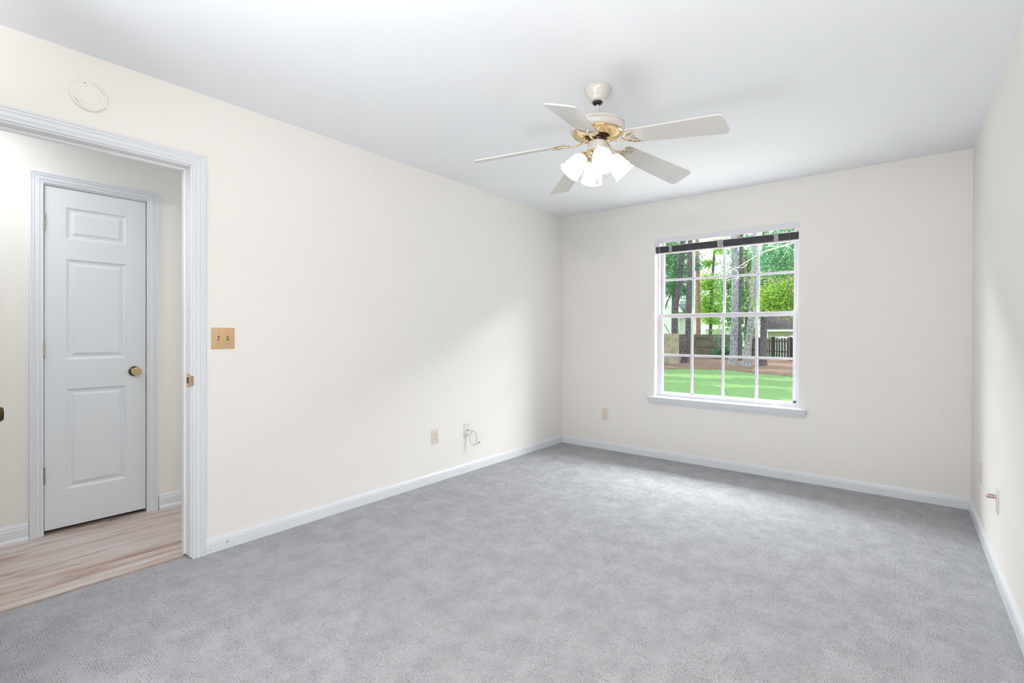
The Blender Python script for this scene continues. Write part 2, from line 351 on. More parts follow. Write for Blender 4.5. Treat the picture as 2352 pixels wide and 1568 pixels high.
bm = bmesh.new(); box(bm, -2.946, -2.920, OPY1-.0024, OPY1-.0015, .914, .946); obj('strike_hole', bm, 'slot', sp)
for z in (.901, .959):
    bm = bmesh.new(); lathe(bm, [(.0035, 0), (.003, .0012)], 14, Matrix.Translation((-2.933, OPY1-.0018, z)) @ Matrix.Rotation(R(90), 4, 'X')); obj('screw', bm, 'oldbrass', sp)

# ---- hall closet door: slab with moulded raised panels
def panel_door(name, x, y0, y1, z0, z1, th, panels, label):
    """front face on plane x, slab behind it; panels = (y0, y1, z0, z1)"""
    bm = bmesh.new(); prof = [(0, 0), (.006, -.006), (.016, -.009), (.024, -.008), (.040, -.0015), (.043, -.0015)]
    ys = sorted({y0, y1, *[p[0] for p in panels], *[p[1] for p in panels]}); zs = sorted({z0, z1, *[p[2] for p in panels], *[p[3] for p in panels]})
    def v(y, z, d=0): return bm.verts.new((x+d, y, z))
    for i in range(len(ys)-1):
        for j in range(len(zs)-1):
            a, b_, c, d = ys[i], ys[i+1], zs[j], zs[j+1]
            if (a, b_, c, d) in [tuple(p) for p in panels]:
                rings = [[v(a+t, c+t, e), v(b_-t, c+t, e), v(b_-t, d-t, e), v(a+t, d-t, e)] for t, e in prof]
                for A, D in zip(rings, rings[1:]):
                    for k in range(4): bm.faces.new((A[k], A[(k+1) % 4], D[(k+1) % 4], D[k]))
                bm.faces.new(rings[-1])
            else: bm.faces.new([v(a, c), v(b_, c), v(b_, d), v(a, d)])
    for (a, b_) in (((y0, z0), (y1, z0)), ((y1, z0), (y1, z1)), ((y1, z1), (y0, z1)), ((y0, z1), (y0, z0))):
        bm.faces.new([v(*a), v(*b_), v(*b_, -th), v(*a, -th)])
    bm.faces.new([v(y0, z0, -th), v(y1, z0, -th), v(y1, z1, -th), v(y0, z1, -th)])
    bmesh.ops.remove_doubles(bm, verts=bm.verts, dist=.0002)
    return struct(name, bm, 'door', label, 'door')
pw = (.640, .931)
d1 = panel_door('door_1', -3.934, .5435, 1.0365, .012, 2.040, .035, [(*pw, 1.742, 1.930), (*pw, 1.016, 1.620), (*pw, .236, .838)], 'narrow white three-panel closet door across the hall')
bm = bmesh.new(); box(bm, -4.045, -3.97, HD0, .534, 0, 2.045); box(bm, -4.045, -3.97, 1.039, HD1, 0, 2.045); box(bm, -4.045, -3.93, HD0, HD1, 2.043, 2.049)
box(bm, -3.99, -3.972, .534, .55, 0, 2.04); box(bm, -3.99, -3.972, 1.025, 1.04, 0, 2.04)
struct('door_frame_closet', bm, 'trim', 'white jamb behind the closet door', 'door frame')
struct('wall_closet_back', B(-4.7, -4.6, 0, 1.6, -.06, H), 'wall', 'back of the closet', 'wall')
bm = bmesh.new(); box(bm, -4.6, -4.05, 0, .05, -.06, H); box(bm, -4.6, -4.05, 1.55, 1.6, -.06, H); box(bm, -4.6, -4.05, .05, 1.55, -.06, -.012); box(bm, -4.7, -4.2, 0, 1.6, H, H+.1)
struct('wall_closet_side', bm, 'wall', 'sides of the closet', 'wall')
for z in (1.825, 1.082, .339):
    bm = bmesh.new(); y = .5400; x = -3.923
    lathe(bm, [(.0035, -.050), (.0065, -.047), (.0068, -.0435), (.0060, -.043), (.0060, -.018), (.0056, -.0175), (.0060, -.017), (.0060, .017), (.0056, .0175), (.0060, .018), (.0060, .043), (.0068, .0435), (.0065, .047), (.0035, .050)], 16, Matrix.Translation((x, y, z)))
    box(bm, -3.935, -3.924, y-.002, y+.0035, z-.044, z+.044)
    tag(obj('hinge', bm, 'nickelhinge', d1, 35), 'tarnished metal hinge knuckle')
def knob(parent, loc, rot, m='brass', r=.027, mr_='darkbrass'):
    mt = Matrix.Translation(loc) @ rot
    bm = bmesh.new(); lathe(bm, [(.031, 0), (.032, .002), (.030, .006), (.020, .010), (.0145, .012)], 32, mt); ro = obj('rosette', bm, mr_, parent, 40)  # darker brass paints a dark reflection into the rosette
    bm = bmesh.new(); lathe(bm, [(.012, .010), (.012, .026), (.016, .031), (r*.93, .036), (r, .044), (r*.96, .056), (r*.80, .062), (.001, .0645)], 32, mt); obj('knob', bm, m, parent, 40)
knob(d1, (-3.934, .974, .927), Matrix.Rotation(R(90), 4, 'Y'))
bm = bmesh.new(); box(bm, -3.934, -3.9325, 1.0355, 1.0405, .90, .955); tag(obj('latch_plate', bm, 'nickelhinge', d1), 'small metal latch at the door edge')
# bedroom door standing open at right angles to its wall, its slab just outside the frame
bm = bmesh.new(); box(bm, -2.885, -2.088, .108, .143, .012, 2.035, bev=.0015)
d2 = struct('door_2', bm, 'door', 'white bedroom door folded open at the left edge, only its dark brass knob in view', 'door')
knob(d2, (-2.150, .143, .931), Matrix.Rotation(R(-90), 4, 'X'), 'darkbrass', .0235)

# ================================================================ window
FY = YB+.072                                             # inner face of the window frame
bm = bmesh.new()
g = .0
box(bm, WX0, WX0+.004, YB+.001, FY, WZ0, WZ1); box(bm, WX1-.004, WX1, YB+.001, FY, WZ0, WZ1); box(bm, WX0, WX1, YB+.001, FY, WZ1-.004, WZ1)
struct('trim_window_return', bm, 'reveal', 'bright white return lining the window opening', 'window trim')
bm = bmesh.new(); f = .024
box(bm, WX0, WX0+f, FY, FY+.07, WZ0, WZ1, bev=.002); box(bm, WX1-f, WX1, FY, FY+.07, WZ0, WZ1, bev=.002)
box(bm, WX0+f, WX1-f, FY, FY+.07, WZ1-.014, WZ1, bev=.002); box(bm, WX0+f, WX1-f, FY, FY+.07, WZ0, WZ0+.016, bev=.002)
win = struct('window_1', bm, 'vinyl', 'white single-hung window with a four by four grid', 'window')
def sash(name, y, z0, z1, zb, zt, mz):
    """y inner face; rails zb, zt high; horizontal muntin at mz"""
    x0, x1 = WX0+f+.001, WX1-f-.001; st = .029; bm = bmesh.new(); d = .028
    box(bm, x0, x0+st, y, y+d, z0, z1, bev=.002); box(bm, x1-st, x1, y, y+d, z0, z1, bev=.002)
    box(bm, x0+st, x1-st, y, y+d, z0, z0+zb, bev=.002); box(bm, x0+st, x1-st, y, y+d, z1-zt, z1, bev=.002)
    s = obj(name, bm, 'vinyl', win)
    bm = bmesh.new(); ga, gb = x0+st, x1-st
    for k in (1, 2, 3):
        c = ga+(gb-ga)*k/4; box(bm, c-.011, c+.011, y+.008, y+.018, z0+zb, z1-zt)
    box(bm, ga, gb, y+.0075, y+.0185, mz-.011, mz+.011)
    obj('muntin_grid', bm, 'vinyl', s)
    bm = bmesh.new(); box(bm, ga-.004, gb+.004, y+.0115, y+.0145, z0+zb-.004, z1-zt+.004); obj('glass_pane', bm, 'glass', s)
    return s
ls = sash('lower_sash', FY+.004, WZ0+.016, 1.372, .024, .037, .979)
us = sash('upper_sash', FY+.036, 1.340, WZ1-.014, .032, .006, 1.700)
for x0, x1 in ((-1.545, -1.462),):
    bm = bmesh.new(); box(bm, x0, x1, FY-.003, FY+.004, .598, .622, bev=.002); box(bm, x0+.006, x1-.006, FY-.005, FY-.0025, .603, .616, bev=.001)
    la = obj('sash_latch', bm, 'vinyl', win)
    bm = bmesh.new(); box(bm, x0-.002, x1+.002, FY+.0005, FY+.0042, .6218, .6250); obj('latch_gap', bm, 'slot', la)
bm = bmesh.new(); box(bm, -.700, -.678, FY-.002, FY+.004, .618, .634, bev=.002); tag(obj('tilt_catch', bm, 'slot', win), 'small dark grey catch in the corner')
# stool and apron
bm = bmesh.new()
prism(bm, [(YB+.072, WZ0-.022), (YB-.034, WZ0-.022), (YB-.040, WZ0-.018), (YB-.043, WZ0-.011), (YB-.040, WZ0-.004), (YB-.034, WZ0), (YB+.072, WZ0)], lambda u, v, a: (a, u, v), WX0, WX1)
sill = tag(obj('window_sill', bm, 'trim'), 'white moulded sill and apron under the window', 'window sill', kind='structure')
for a0, a1 in ((-1.915, WX0), (WX1, -.595)):
    bm = bmesh.new(); prism(bm, [(YB, WZ0-.022), (YB-.034, WZ0-.022), (YB-.040, WZ0-.018), (YB-.043, WZ0-.011), (YB-.040, WZ0-.004), (YB-.034, WZ0), (YB, WZ0)], lambda u, v, a: (a, u, v), a0, a1); obj('sill_horn', bm, 'trim', sill)
bm = bmesh.new(); AP = [(0, .563), (.034, .563), (.033, .552), (.029, .545), (.026, .537), (.019, .529), (.015, .520), (.012, .512), (0, .510)]
prism(bm, AP, lambda u, v, a: (a, YB-u, v), lambda u, v: -1.885-u, lambda u, v: -.628+u); obj('apron', bm, 'trim', sill)

# ---- raised mini blind
bl_ = empty('window_blind', (-1.254, YB+.02, 2.06)); tag(bl_, 'raised mini blind with a white headrail and dark bunched slats at the window top', 'window blind')
Pb = lambda bm, name, m, sm=None, par=None: obj(name, bm, m, par or bl_, sm, loc=None)
def wpart(name, bm, m, par=bl_, sm=None):
    bmesh.ops.translate(bm, verts=bm.verts, vec=-Vector(bl_.location)); return obj(name, bm, m, par, sm)
wpart('headrail', B(WX0+.006, WX1-.006, YB+.012, YB+.045, 2.050, 2.083, bev=.002), 'trim')
wpart('valance', B(WX0-.004, WX1+.004, YB-.006, YB-.002, 2.037, 2.087, bev=.0015), 'vinyl')
for x0, x1 in ((WX0+.003, WX0+.05), (WX1-.02, WX1-.004)):
    wpart('mounting_bracket', B(x0, x1, YB+.004, YB+.048, 2.020, 2.052, bev=.002), 'reveal')
bm = bmesh.new(); random.seed(4)
for i in range(22):
    z = 1.953+i*.00262; q = random.uniform(-.0012, .0012); y = YB+.034+q
    box(bm, WX0+.008, WX1-.008, y-.0125, y+.0125, z, z+.0013 + (.0008 if i % 6 == 3 else 0))
wpart('slat_stack', bm, 'slat')
wpart('bottom_rail', B(WX0+.008, WX1-.008, YB+.022, YB+.046, 1.940, 1.952, bev=.003), 'vinyl')
wpart('top_slat', B(WX0+.008, WX1-.008, YB+.020, YB+.048, 2.0115, 2.0145), 'reveal')
for x, wd in ((-1.712, .012), (-1.262, .022), (-.822, .016)):
    bm = bmesh.new(); pts = []
    for i in range(13): pts.append((x+random.uniform(-.003, .003), YB+.0175+random.uniform(-.002, .001), 1.946+i*.0058))
    for dx in (-wd*.7, 0, wd*.7): tube(bm, [(p[0]+dx+random.uniform(-.003, .003), p[1], p[2]) for p in pts], wd*.36, 6, .3, upv=(0, 1, 0))
    wpart('ladder_tape', bm, 'tape')
bm = bmesh.new(); tube(bm, smoothpath([(-.722, YB+.010, 2.05), (-.722, YB+.012, 1.5), (-.721, YB+.014, 1.0), (-.724, YB+.014, .78), (-.745, YB+.012, .69), (-.790, YB+.005, .620), (-.806, YB+.0, .602)]), .0011, 6, upv=(0, 1, 0)); wpart('lift_cord', bm, 'tape')
bm = bmesh.new(); tube(bm, smoothpath([(-.800, YB+.0, .606), (-.84, YB-.006, .592), (-.90, YB-.012, .588), (-.98, YB-.015, .5875)]), .0026, 8); wpart('cord_tail', bm, 'cable')
bm = bmesh.new(); tube(bm, [(-1.815, YB+.012, 2.05), (-1.815, YB+.014, 1.93)], .0018, 6, upv=(0, 1, 0)); wpart('tilt_cord', bm, 'reveal')
bm = bmesh.new(); tube(bm, [(-1.800, FY-.004, 1.02), (-1.802, FY-.004, .63)], .0012, 6, upv=(0, 1, 0)); obj('balance_cord', bm, 'tape', win)

# ================================================================ wall fittings
def place(o, wall, y, z):
    """local: x right across plate, y up plate, z out of the wall"""
    if wall == 'L': mt = Matrix(((0, 0, 1), (1, 0, 0), (0, 1, 0))); p = (XL, y, z)
    elif wall == 'B': mt = Matrix(((1, 0, 0), (0, 0, -1), (0, 1, 0))); p = (y, YB, z)
    else: mt = Matrix(((0, 0, -1), (-1, 0, 0), (0, 1, 0))); p = (XR, y, z)
    o.matrix_world = Matrix.Translation(p) @ mt.to_4x4()
def screw(par, x, y, z, m='almond'):
    bm = bmesh.new(); lathe(bm, [(.0032, 0), (.0032, .0008), (.0022, .0014)], 14, Matrix.Translation((x, y, z))); s = obj('screw', bm, m, par)
    return s
def plate_mesh(w_, h_, th=.0055): return B(-w_/2, w_/2, -h_/2, h_/2, 0, th, bev=.0025)
def outlet(wall, y, z, label):
    e = empty('electrical_outlet'); place(e, wall, y, z); tag(e, label, 'outlet', 'duplex wall outlets')
    obj('cover_plate', plate_mesh(.070, .114), 'almond', e, 40)
    for s in (-1, 1):
        bm = bmesh.new(); cy = s*.0195; pts = []
        for i in range(24):
            a = 2*math.pi*i/24; pts.append((max(-.0145, min(.0145, .0172*math.cos(a))), cy+.0135*math.sin(a)*1.05))
        prism(bm, pts, lambda u, v, a: (u, v, a), .005, .0075); rc = obj('receptacle', bm, 'almond', e, 40)
        bm = bmesh.new(); box(bm, -.0078, -.0054, cy-.002, cy+.0085, .007, .0079); box(bm, .0054, .0075, cy-.001, cy+.0075, .007, .0079)
        lathe(bm, [(.0028, .007), (.0028, .0079)], 14, Matrix.Translation((0, cy-.0075, 0))); obj('slot', bm, 'slot', rc)
    screw(e, 0, 0, .0052, 'oldbrass')
outlet('L', 2.668, .361, 'almond duplex outlet on the left wall beside the looped white cable')
outlet('B', -2.376, .361, 'almond duplex outlet on the far wall left of the window')
outlet('R', 3.985, .372, 'almond outlet seen edge-on on the right wall, nearer the far corner')
# two-gang switch
e = empty('light_switch'); place(e, 'L', 1.1125, 1.150); tag(e, 'square tan double light switch beside the doorway', 'light switch')
obj('cover_plate', plate_mesh(.117, .115), 'tan', e, 40)
for sx, up_ in ((-.023, -1), (.023, 1)):
    bm = bmesh.new(); box(bm, sx-.005, sx+.005, -.012, .012, .0050, .0060); sl = obj('toggle_slot', bm, 'slot', e)
    bm = bmesh.new(); prism(bm, [(-.0045*up_, .0055), (.0045*up_, .0055), (.0095*up_, .0175), (.0055*up_, .0185)], lambda u, v, a: (a, u, v), sx-.0042, sx+.0042); obj('toggle', bm, 'tan', e)
    for sy in (-.030, .030): screw(e, sx, sy, .0052, 'oldbrass')
# coax plate with looped cable, left wall
e = empty('cable_wall_plate'); place(e, 'L', 3.031, .358); tag(e, 'white cable plate on the left wall with a looped cable hanging', 'cable plate')
obj('cover_plate', plate_mesh(.070, .114), 'whiteplate', e, 40)
for sy in (-.042, .042): screw(e, 0, sy, .0052, 'oldbrass')
bm = bmesh.new(); lathe(bm, [(.0065, .005), (.0065, .008), (.0048, .0085), (.0048, .020)], 12); obj('coax_jack', bm, 'connector', e, 30)
cb = empty('looped_cable'); place(cb, 'L', 3.031, .358); tag(cb, 'white coiled cable hanging from the wall plate', 'cable')
bm = bmesh.new(); pts = [(0, 0, .016), (.0, .004, .030), (.004, .0, .042)]
for k in range(33):
    a = R(95)-R(360)*k*1.62/32
    pts.append((.026+.014*math.cos(a)+.007*k/32, -.066+.060*math.sin(a), .048+.026*math.cos(a)+.006*k/32))
pts += [(.050, -.122, .060), (.066, -.116, .066)]
tube(bm, smoothpath(pts, 3), .0052, 10); obj('cable', bm, 'cable', cb, 60)
bm = bmesh.new(); tube(bm, [(.064, -.117, .065), (.080, -.111, .068)], .0048, 10); tube(bm, [(.078, -.112, .068), (.090, -.108, .070)], .0062, 6); obj('connector', bm, 'connector', cb, 30)
# coax plate right wall
e = empty('cable_wall_plate'); place(e, 'R', 3.345, .372); tag(e, 'white cable plate on the right wall with a short copper connector', 'cable plate')
obj('cover_plate', plate_mesh(.070, .114), 'whiteplate', e, 40)
for sy in (-.042, .042): screw(e, 0, sy, .0052, 'whiteplate')
bm = bmesh.new(); lathe(bm, [(.0085, .005), (.0085, .012), (.011, .0125), (.011, .038), (.009, .040)], 12, Matrix.Translation((0, .020, 0))); tag(obj('coax_connector', bm, 'connector', e, 30), 'copper-coloured connector')
# round painted-over plate high above the doorway
bm = bmesh.new()
lathe(bm, [(.069, 0), (.0695, .006), (.066, .011), (.060, .0125), (.056, .010), (.054, .0085), (.042, .0085), (.040, .0115), (.036, .0125), (.0005, .0125)], 64, cap=False)
e = obj('round_wall_plate', bm, 'wall', None, 30); place(e, 'L', .549, 2.254); tag(e, 'round plate painted over in wall colour above the doorway', 'wall plate')
def arc_strip(a0, a1, r0, r1, z):
    bm = bmesh.new(); n = 14; A = []
    for i in range(n+1):
        a = R(a0+(a1-a0)*i/n); k = math.sin(math.pi*i/n)**.5 if 0 < i < n else .05; mid = (r0+r1)/2; hw = (r1-r0)/2*k
        A.append([bm.verts.new(((mid+s*hw)*math.cos(a), (mid+s*hw)*math.sin(a), zz)) for s, zz in ((-1, z), (1, z), (1, z-.002), (-1, z-.002))])
    for P_, Q in zip(A, A[1:]):
        for k in range(4): bm.faces.new((P_[k], P_[(k+1) % 4], Q[(k+1) % 4], Q[k]))
    bm.faces.new(A[0]); bm.faces.new(A[-1]); return bm
for a0, a1, r0, r1 in ((15, 78, .0555, .0575), (100, 112, .052, .0545), (205, 232, .0535, .056), (-45, -38, .062, .065)):
    obj('slot', arc_strip(a0, a1, r0, r1, .0105), 'oldbrass', e)
obj('ring_shade', arc_strip(-60, 130, .0405, .0420, .0095), 'almond', e)  # tan strip paints crease shade round the inner ring

# ================================================================ ceiling fan
FX, FYc = -1.231, 2.247
fan = empty('ceiling_fan', (FX, FYc, 2.44)); tag(fan, 'white and brass five-blade ceiling fan with four lit glass shades', 'ceiling fan')
def fp(name, bm, m, sm=35, par=None, dz=True):
    if dz: bmesh.ops.translate(bm, verts=bm.verts, vec=(0, 0, -2.44))
    return obj(name, bm, m, par or fan, sm)
def lt(prof, n=64, **k): bm = bmesh.new(); lathe(bm, prof, n, **k); return bm
fp('canopy', lt([(.066, 2.44), (.068, 2.437), (.068, 2.430), (.064, 2.418), (.055, 2.402), (.046, 2.391), (.043, 2.386), (.041, 2.380), (.033, 2.373), (.025, 2.371)]), 'fanwhite')
fp('hanger_ball', lt([(.024, 2.376), (.026, 2.370), (.024, 2.362), (.016, 2.356), (.009, 2.354)], 32), 'black')
fp('downrod', lt([(.0085, 2.36), (.0085, 2.262)], 24), 'fanwhite')
mh = fp('motor_housing', lt([(.014, 2.278), (.020, 2.274), (.060, 2.270), (.115, 2.267), (.130, 2.262), (.137, 2.252), (.1375, 2.246), (.1345, 2.244), (.1375, 2.241), (.138, 2.225), (.134, 2.216), (.126, 2.211), (.10, 2.211)], 72), 'fanwhite')
fp('brass_band', lt([(.129, 2.2125), (.129, 2.208), (.124, 2.2035), (.117, 2.2025), (.113, 2.2040), (.10, 2.206)], 72), 'brass')
fp('brass_vent_ring', lt([(.113+(.066-.113)*i/8, 2.204-.013*(i/8)**.8) for i in range(9)]+[(.064, 2.194), (.060, 2.200), (.057, 2.206)], 360, cap=False, flute=lambda r, a: (.0016*math.cos(60*a) if .070 < r < .111 else 0)), 'brass', 60)
fp('flywheel', lt([(.056, 2.206), (.056, 2.188), (.052, 2.184), (.040, 2.184), (.038, 2.180), (.038, 2.160)], 48), 'darkmotor')
fp('switch_housing', lt([(.040, 2.168), (.044, 2.165), (.0455, 2.160), (.0455, 2.130), (.043, 2.124), (.036, 2.121)], 48), 'fanwhite')
for a in (20, 110, 200, 290):
    bm = bmesh.new(); lathe(bm, [(.0022, .044), (.0022, .0475), (.0012, .0485)], 10, Matrix.Rotation(R(a), 4, 'Z') @ Matrix.Translation((0, 0, 2.132)) @ Matrix.Rotation(R(90), 4, 'Y')); fp('screw', bm, 'oldbrass')
fp('light_kit_fitter', lt([(.037, 2.122), (.036, 2.114), (.030, 2.108), (.032, 2.103), (.030, 2.094), (.020, 2.084), (.010, 2.080), (.009, 2.072), (.004, 2.066)], 40), 'brass')
# light arms
SH = [(.021, 0), (.024, .004), (.031, .010), (.040, .022), (.0445, .036), (.0470, .055), (.0485, .070), (.0500, .076), (.0530, .080), (.0530, .083), (.0505, .087), (.0520, .098), (.0560, .110), (.0590, .115), (.0565, .115), (.0500, .100), (.0480, .086), (.0455, .060), (.0430, .038), (.0380, .024), (.0290, .012), (.019, .004)]
TILT = 42
for i in range(4):
    az = R(41+90*i); rz = Matrix.Rotation(az, 4, 'Z')
    n0 = Vector((.068, 0, 2.092)); ax = Vector((math.sin(R(TILT)), 0, -math.cos(R(TILT))))
    q = rz @ Matrix.Translation(n0) @ Vector((0, 0, 1)).rotation_difference(ax).to_matrix().to_4x4()
    bm = bmesh.new(); arm = smoothpath([(.022, 0, 2.100), (.036, 0, 2.112), (.052, 0, 2.116), tuple(n0-ax*.012), tuple(n0-ax*.004)], 5)
    tube(bm, [rz @ p for p in arm], .0052, 10); la = fp('light_arm', bm, 'brass', 60)
    bm = bmesh.new(); lathe(bm, [(.010, -.014), (.020, -.011), (.024, -.004), (.0245, .008), (.022, .009)], 28, q); cup = fp('shade_holder', bm, 'brass', 40)
    bm = bmesh.new(); lathe(bm, SH, 40, q, cap=False); sh = fp('glass_shade', bm, 'shade', 50); sh['label'] = 'lit frosted white glass shade'
    bm = bmesh.new(); lathe(bm, [(.012, .004), (.013, .030), (.020, .045), (.0265, .062), (.024, .078), (.012, .088), (.001, .090)], 24, q); fp('bulb', bm, 'bulb', 60)
    lp = q @ Vector((0, 0, .135))
    lo = light('fan_lamp', 'POINT', lp, 17.0, (1, .94, .87), shadow_soft_size=.045)
for (a, r, zt, zb) in ((218, .006, 2.075, 1.966), (38.5, .042, 2.124, 1.986)):
    x, y = r*math.cos(R(a)), r*math.sin(R(a))
    if r < .02: x += .03*math.sin(R(38.5)); y -= .03*math.cos(R(38.5))
    bm = bmesh.new(); tube(bm, [(x, y, zt), (x, y, zb)], .0012, 6); ch = fp('pull_chain', bm, 'brass', 60)
    bm = bmesh.new(); lathe(bm, [(.002, zb+.002), (.0050, zb-.002), (.0058, zb-.010), (.0058, zb-.024), (.0035, zb-.027)], 14, Matrix.Translation((x, y, 0))); fp('chain_pendant', bm, 'fanwhite', 40, ch)
# blades (built along +x, pitched, drooping)
r0, r1, zr, zt = .165, .640, 2.150, 2.080
droop = math.atan2(zr-zt, r1-r0); PIT = R(15)
def blade_frame(k):
    return Matrix.Rotation(R(-3+72*k), 4, 'Z') @ Matrix.Translation((r0, 0, zr)) @ Matrix.Rotation(droop, 4, 'Y') @ Matrix.Rotation(-PIT, 4, 'X')
def blade_outline():
    L_ = (r1-r0)/math.cos(droop); pts = []; hw0, hw1 = .052, .069
    pts += [(0, -hw0*.72), (.010, -hw0)]
    def corner(sx, sy, rr, a0, a1): return [(sx+rr*math.cos(R(a0+(a1-a0)*i/6)), sy+rr*math.sin(R(a0+(a1-a0)*i/6))) for i in range(7)]
    pts += corner(L_-.024, -hw1+.024, .024, -90, 0); pts += corner(L_-.024, hw1-.024, .024, 0, 90)
    pts += [(.010, hw0), (0, hw0*.72)]; return pts
for k in range(5):
    F = blade_frame(k)
    bm = bmesh.new(); prism(bm, blade_outline(), lambda u, v, a: F @ Vector((u, v, a)), 0, .006)
    bmesh.ops.bevel(bm, geom=[e_ for e_ in bm.edges], offset=.0012, segments=1, affect='EDGES')
    fp('fan_blade', bm, 'blade', 30)
    # iron: stem from the flywheel, then ornate scrolls under the blade root
    bm = bmesh.new(); Z = Matrix.Rotation(R(-3+72*k), 4, 'Z')
    stem = smoothpath([(.044, 0, 2.184), (.066, 0, 2.172), (.092, 0, 2.152), (.120, 0, 2.144), (.150, 0, 2.144)], 4)
    tube(bm, [Z @ p for p in stem], [.0085]*6+[.0070]*5+[.0075]*(len(stem)-11), 8, .55)
    box_ = bmesh.new(); tube(box_, [Z @ Vector((.044, 0, 2.190)), Z @ Vector((.062, 0, 2.176))], .012, 8, .5); box_.free()
    def sc_(pts, rad, flat=.7): tube(bm, [F @ Vector(p) for p in smoothpath(pts, 5)], rad, 8, flat)
    h = -.004
    sc_([(-.02, 0, h), (.015, 0, h), (.040, .002, h)], .0048)
    for s in (-1, 1):
        sc_([(-.018, s*.002, h), (-.004, s*.022, h-.002), (.014, s*.036, h-.001), (.040, s*.046, h), (.064, s*.047, h)], [.0062]*10+[.0055]*6+[.0044]*4+[.002])
        sc_([(.0, s*.020, h), (.022, s*.010, h-.001), (.036, s*.014, h), (.050, s*.026, h)], .0036)
        sc_([(.012, s*.036, h), (.028, s*.024, h), (.034, s*.014, h)], .0032)
    ir = fp('blade_iron', bm, 'palebrass', 60)
    for (x_, y_) in ((.030, 0), (.052, .040), (.052, -.040)):
        b2 = bmesh.new(); lathe(b2, [(.0045, -.002), (.0042, -.0055), (.002, -.007)], 12, F @ Matrix.Translation((x_, y_, 0))); fp('blade_screw', b2, 'brass', 40, ir)

# ================================================================ outdoors
GZ = -.6
struct('sun_block_eave', B(-6, 3, YB+.17, YB+.17+.62, H-.02, H+.14), 'trim', 'unseen roof overhang added to keep direct sun out of the window', 'roof')  # overhang out of view, added to shield the window from the sun
struct('lawn', B(-60, 40, YB+.17, 95, GZ-.3, GZ), 'lawn', 'green lawn with sunny streaks', 'lawn')
struct('bounce_slab', B(-9, 5, YB+.17, 11.2, GZ, GZ+.03), 'concrete', 'unseen pale concrete slab added below the window to bounce neutral light', 'bounce_slab')  # slab out of view, added to reflect neutral daylight indoors
random.seed(11)
bm = bmesh.new(); edge = [(-16, 25.6), (-12, 24.3), (-10.5, 24.05), (-9.3, 24.2), (-8.6, 25.0), (-7.8, 25.2), (-6.9, 25.6), (-6.1, 25.1), (-5.3, 24.4), (-4.4, 23.9), (-3.4, 23.3), (-2, 22.8), (4, 21.5)]
ed = [Vector((p.x, p.y+random.uniform(-.12, .12), 0)) for p in smoothpath([(*p, 0) for p in edge], 8)]
lo_ = [bm.verts.new((p.x, p.y, GZ+.005)) for p in ed]; hi = [bm.verts.new((p.x, p.y+.25, GZ+.05)) for p in ed]; fr = [bm.verts.new((p.x*1.5, 38.2, GZ+.05)) for p in ed]
for a, b_ in ((lo_, hi), (hi, fr)):
    for i in range(len(ed)-1): bm.faces.new((a[i], a[i+1], b_[i+1], b_[i]))
struct('mulch_bed', bm, 'mulch', 'brown pine straw bed under the tree trunks', 'ground')

def leaves(bm, blobs, size, per, rng):
    for (x, y, z, rx, ry, rz) in blobs:
        n = int(per*max(.3, rx*rz)**.85)
        # clumps inside the blob
        cl = [(x+rng.gauss(0, .55)*rx, y+rng.gauss(0, .5)*ry, z+rng.gauss(0, .55)*rz) for _ in range(max(6, n//45))]
        for _ in range(n):
            c = rng.choice(cl); s_ = .16*min(rx, rz)+.16
            p = Vector((c[0]+rng.gauss(0, s_), c[1]+rng.gauss(0, s_), c[2]+rng.gauss(0, s_*.6)))
            if p.z < GZ+.05: continue
            s = size*rng.uniform(.6, 1.3); d = Vector((rng.gauss(0, 1), rng.gauss(0, 1), rng.gauss(0, .6))).normalized(); u = d.cross(Vector((rng.gauss(0, 1), rng.gauss(0, 1), rng.gauss(0, 1)))).normalized(); nn = d.cross(u)
            a = bm.verts.new(p-d*s*.6); b_ = bm.verts.new(p+u*s*.36+nn*s*.08); c_ = bm.verts.new(p+d*s*.6); e_ = bm.verts.new(p-u*s*.36+nn*s*.08)
            bm.faces.new((a, b_, c_, e_))
def trunk(bm, pts, r_, top=.6, n=14, flare=True):
    P_ = smoothpath(pts, 5); N_ = len(P_); rad = []
    for i, p in enumerate(P_):
        t = i/(N_-1); rr = r_*(1-(1-top)*t)
        if flare: rr *= 1+.45*max(0, 1-(p.z-GZ)/.7)**2
        rad.append(rr)
    tube(bm, P_, rad, n, upv=(0, 1, 0))
def tree(name, label, base, pts, r_, bark, blobs=(), leaf=None, size=.16, per=2200, seed=1, branches=(), cat='tree', group=None, top=.6):
    rng = random.Random(seed); t = empty(name, base); tag(t, label, cat, group); off = -Vector(base)
    def fin(nm, bm, m, sm=None): bmesh.ops.translate(bm, verts=bm.verts, vec=off); return obj(nm, bm, m, t, sm)
    if pts: bm = bmesh.new(); trunk(bm, pts, r_, top); fin('trunk', bm, bark, 60)
    for br_, rr in branches:
        bm = bmesh.new(); P_ = smoothpath(br_, 4); tube(bm, P_, [rr*(1-.75*i/(len(P_)-1)) for i in range(len(P_))], 7, upv=(0, 1, 0)); fin('branch', bm, bark, 60)
    if blobs: bm = bmesh.new(); leaves(bm, blobs, size, per, rng); fin('foliage', bm, leaf)
    return t
G = GZ
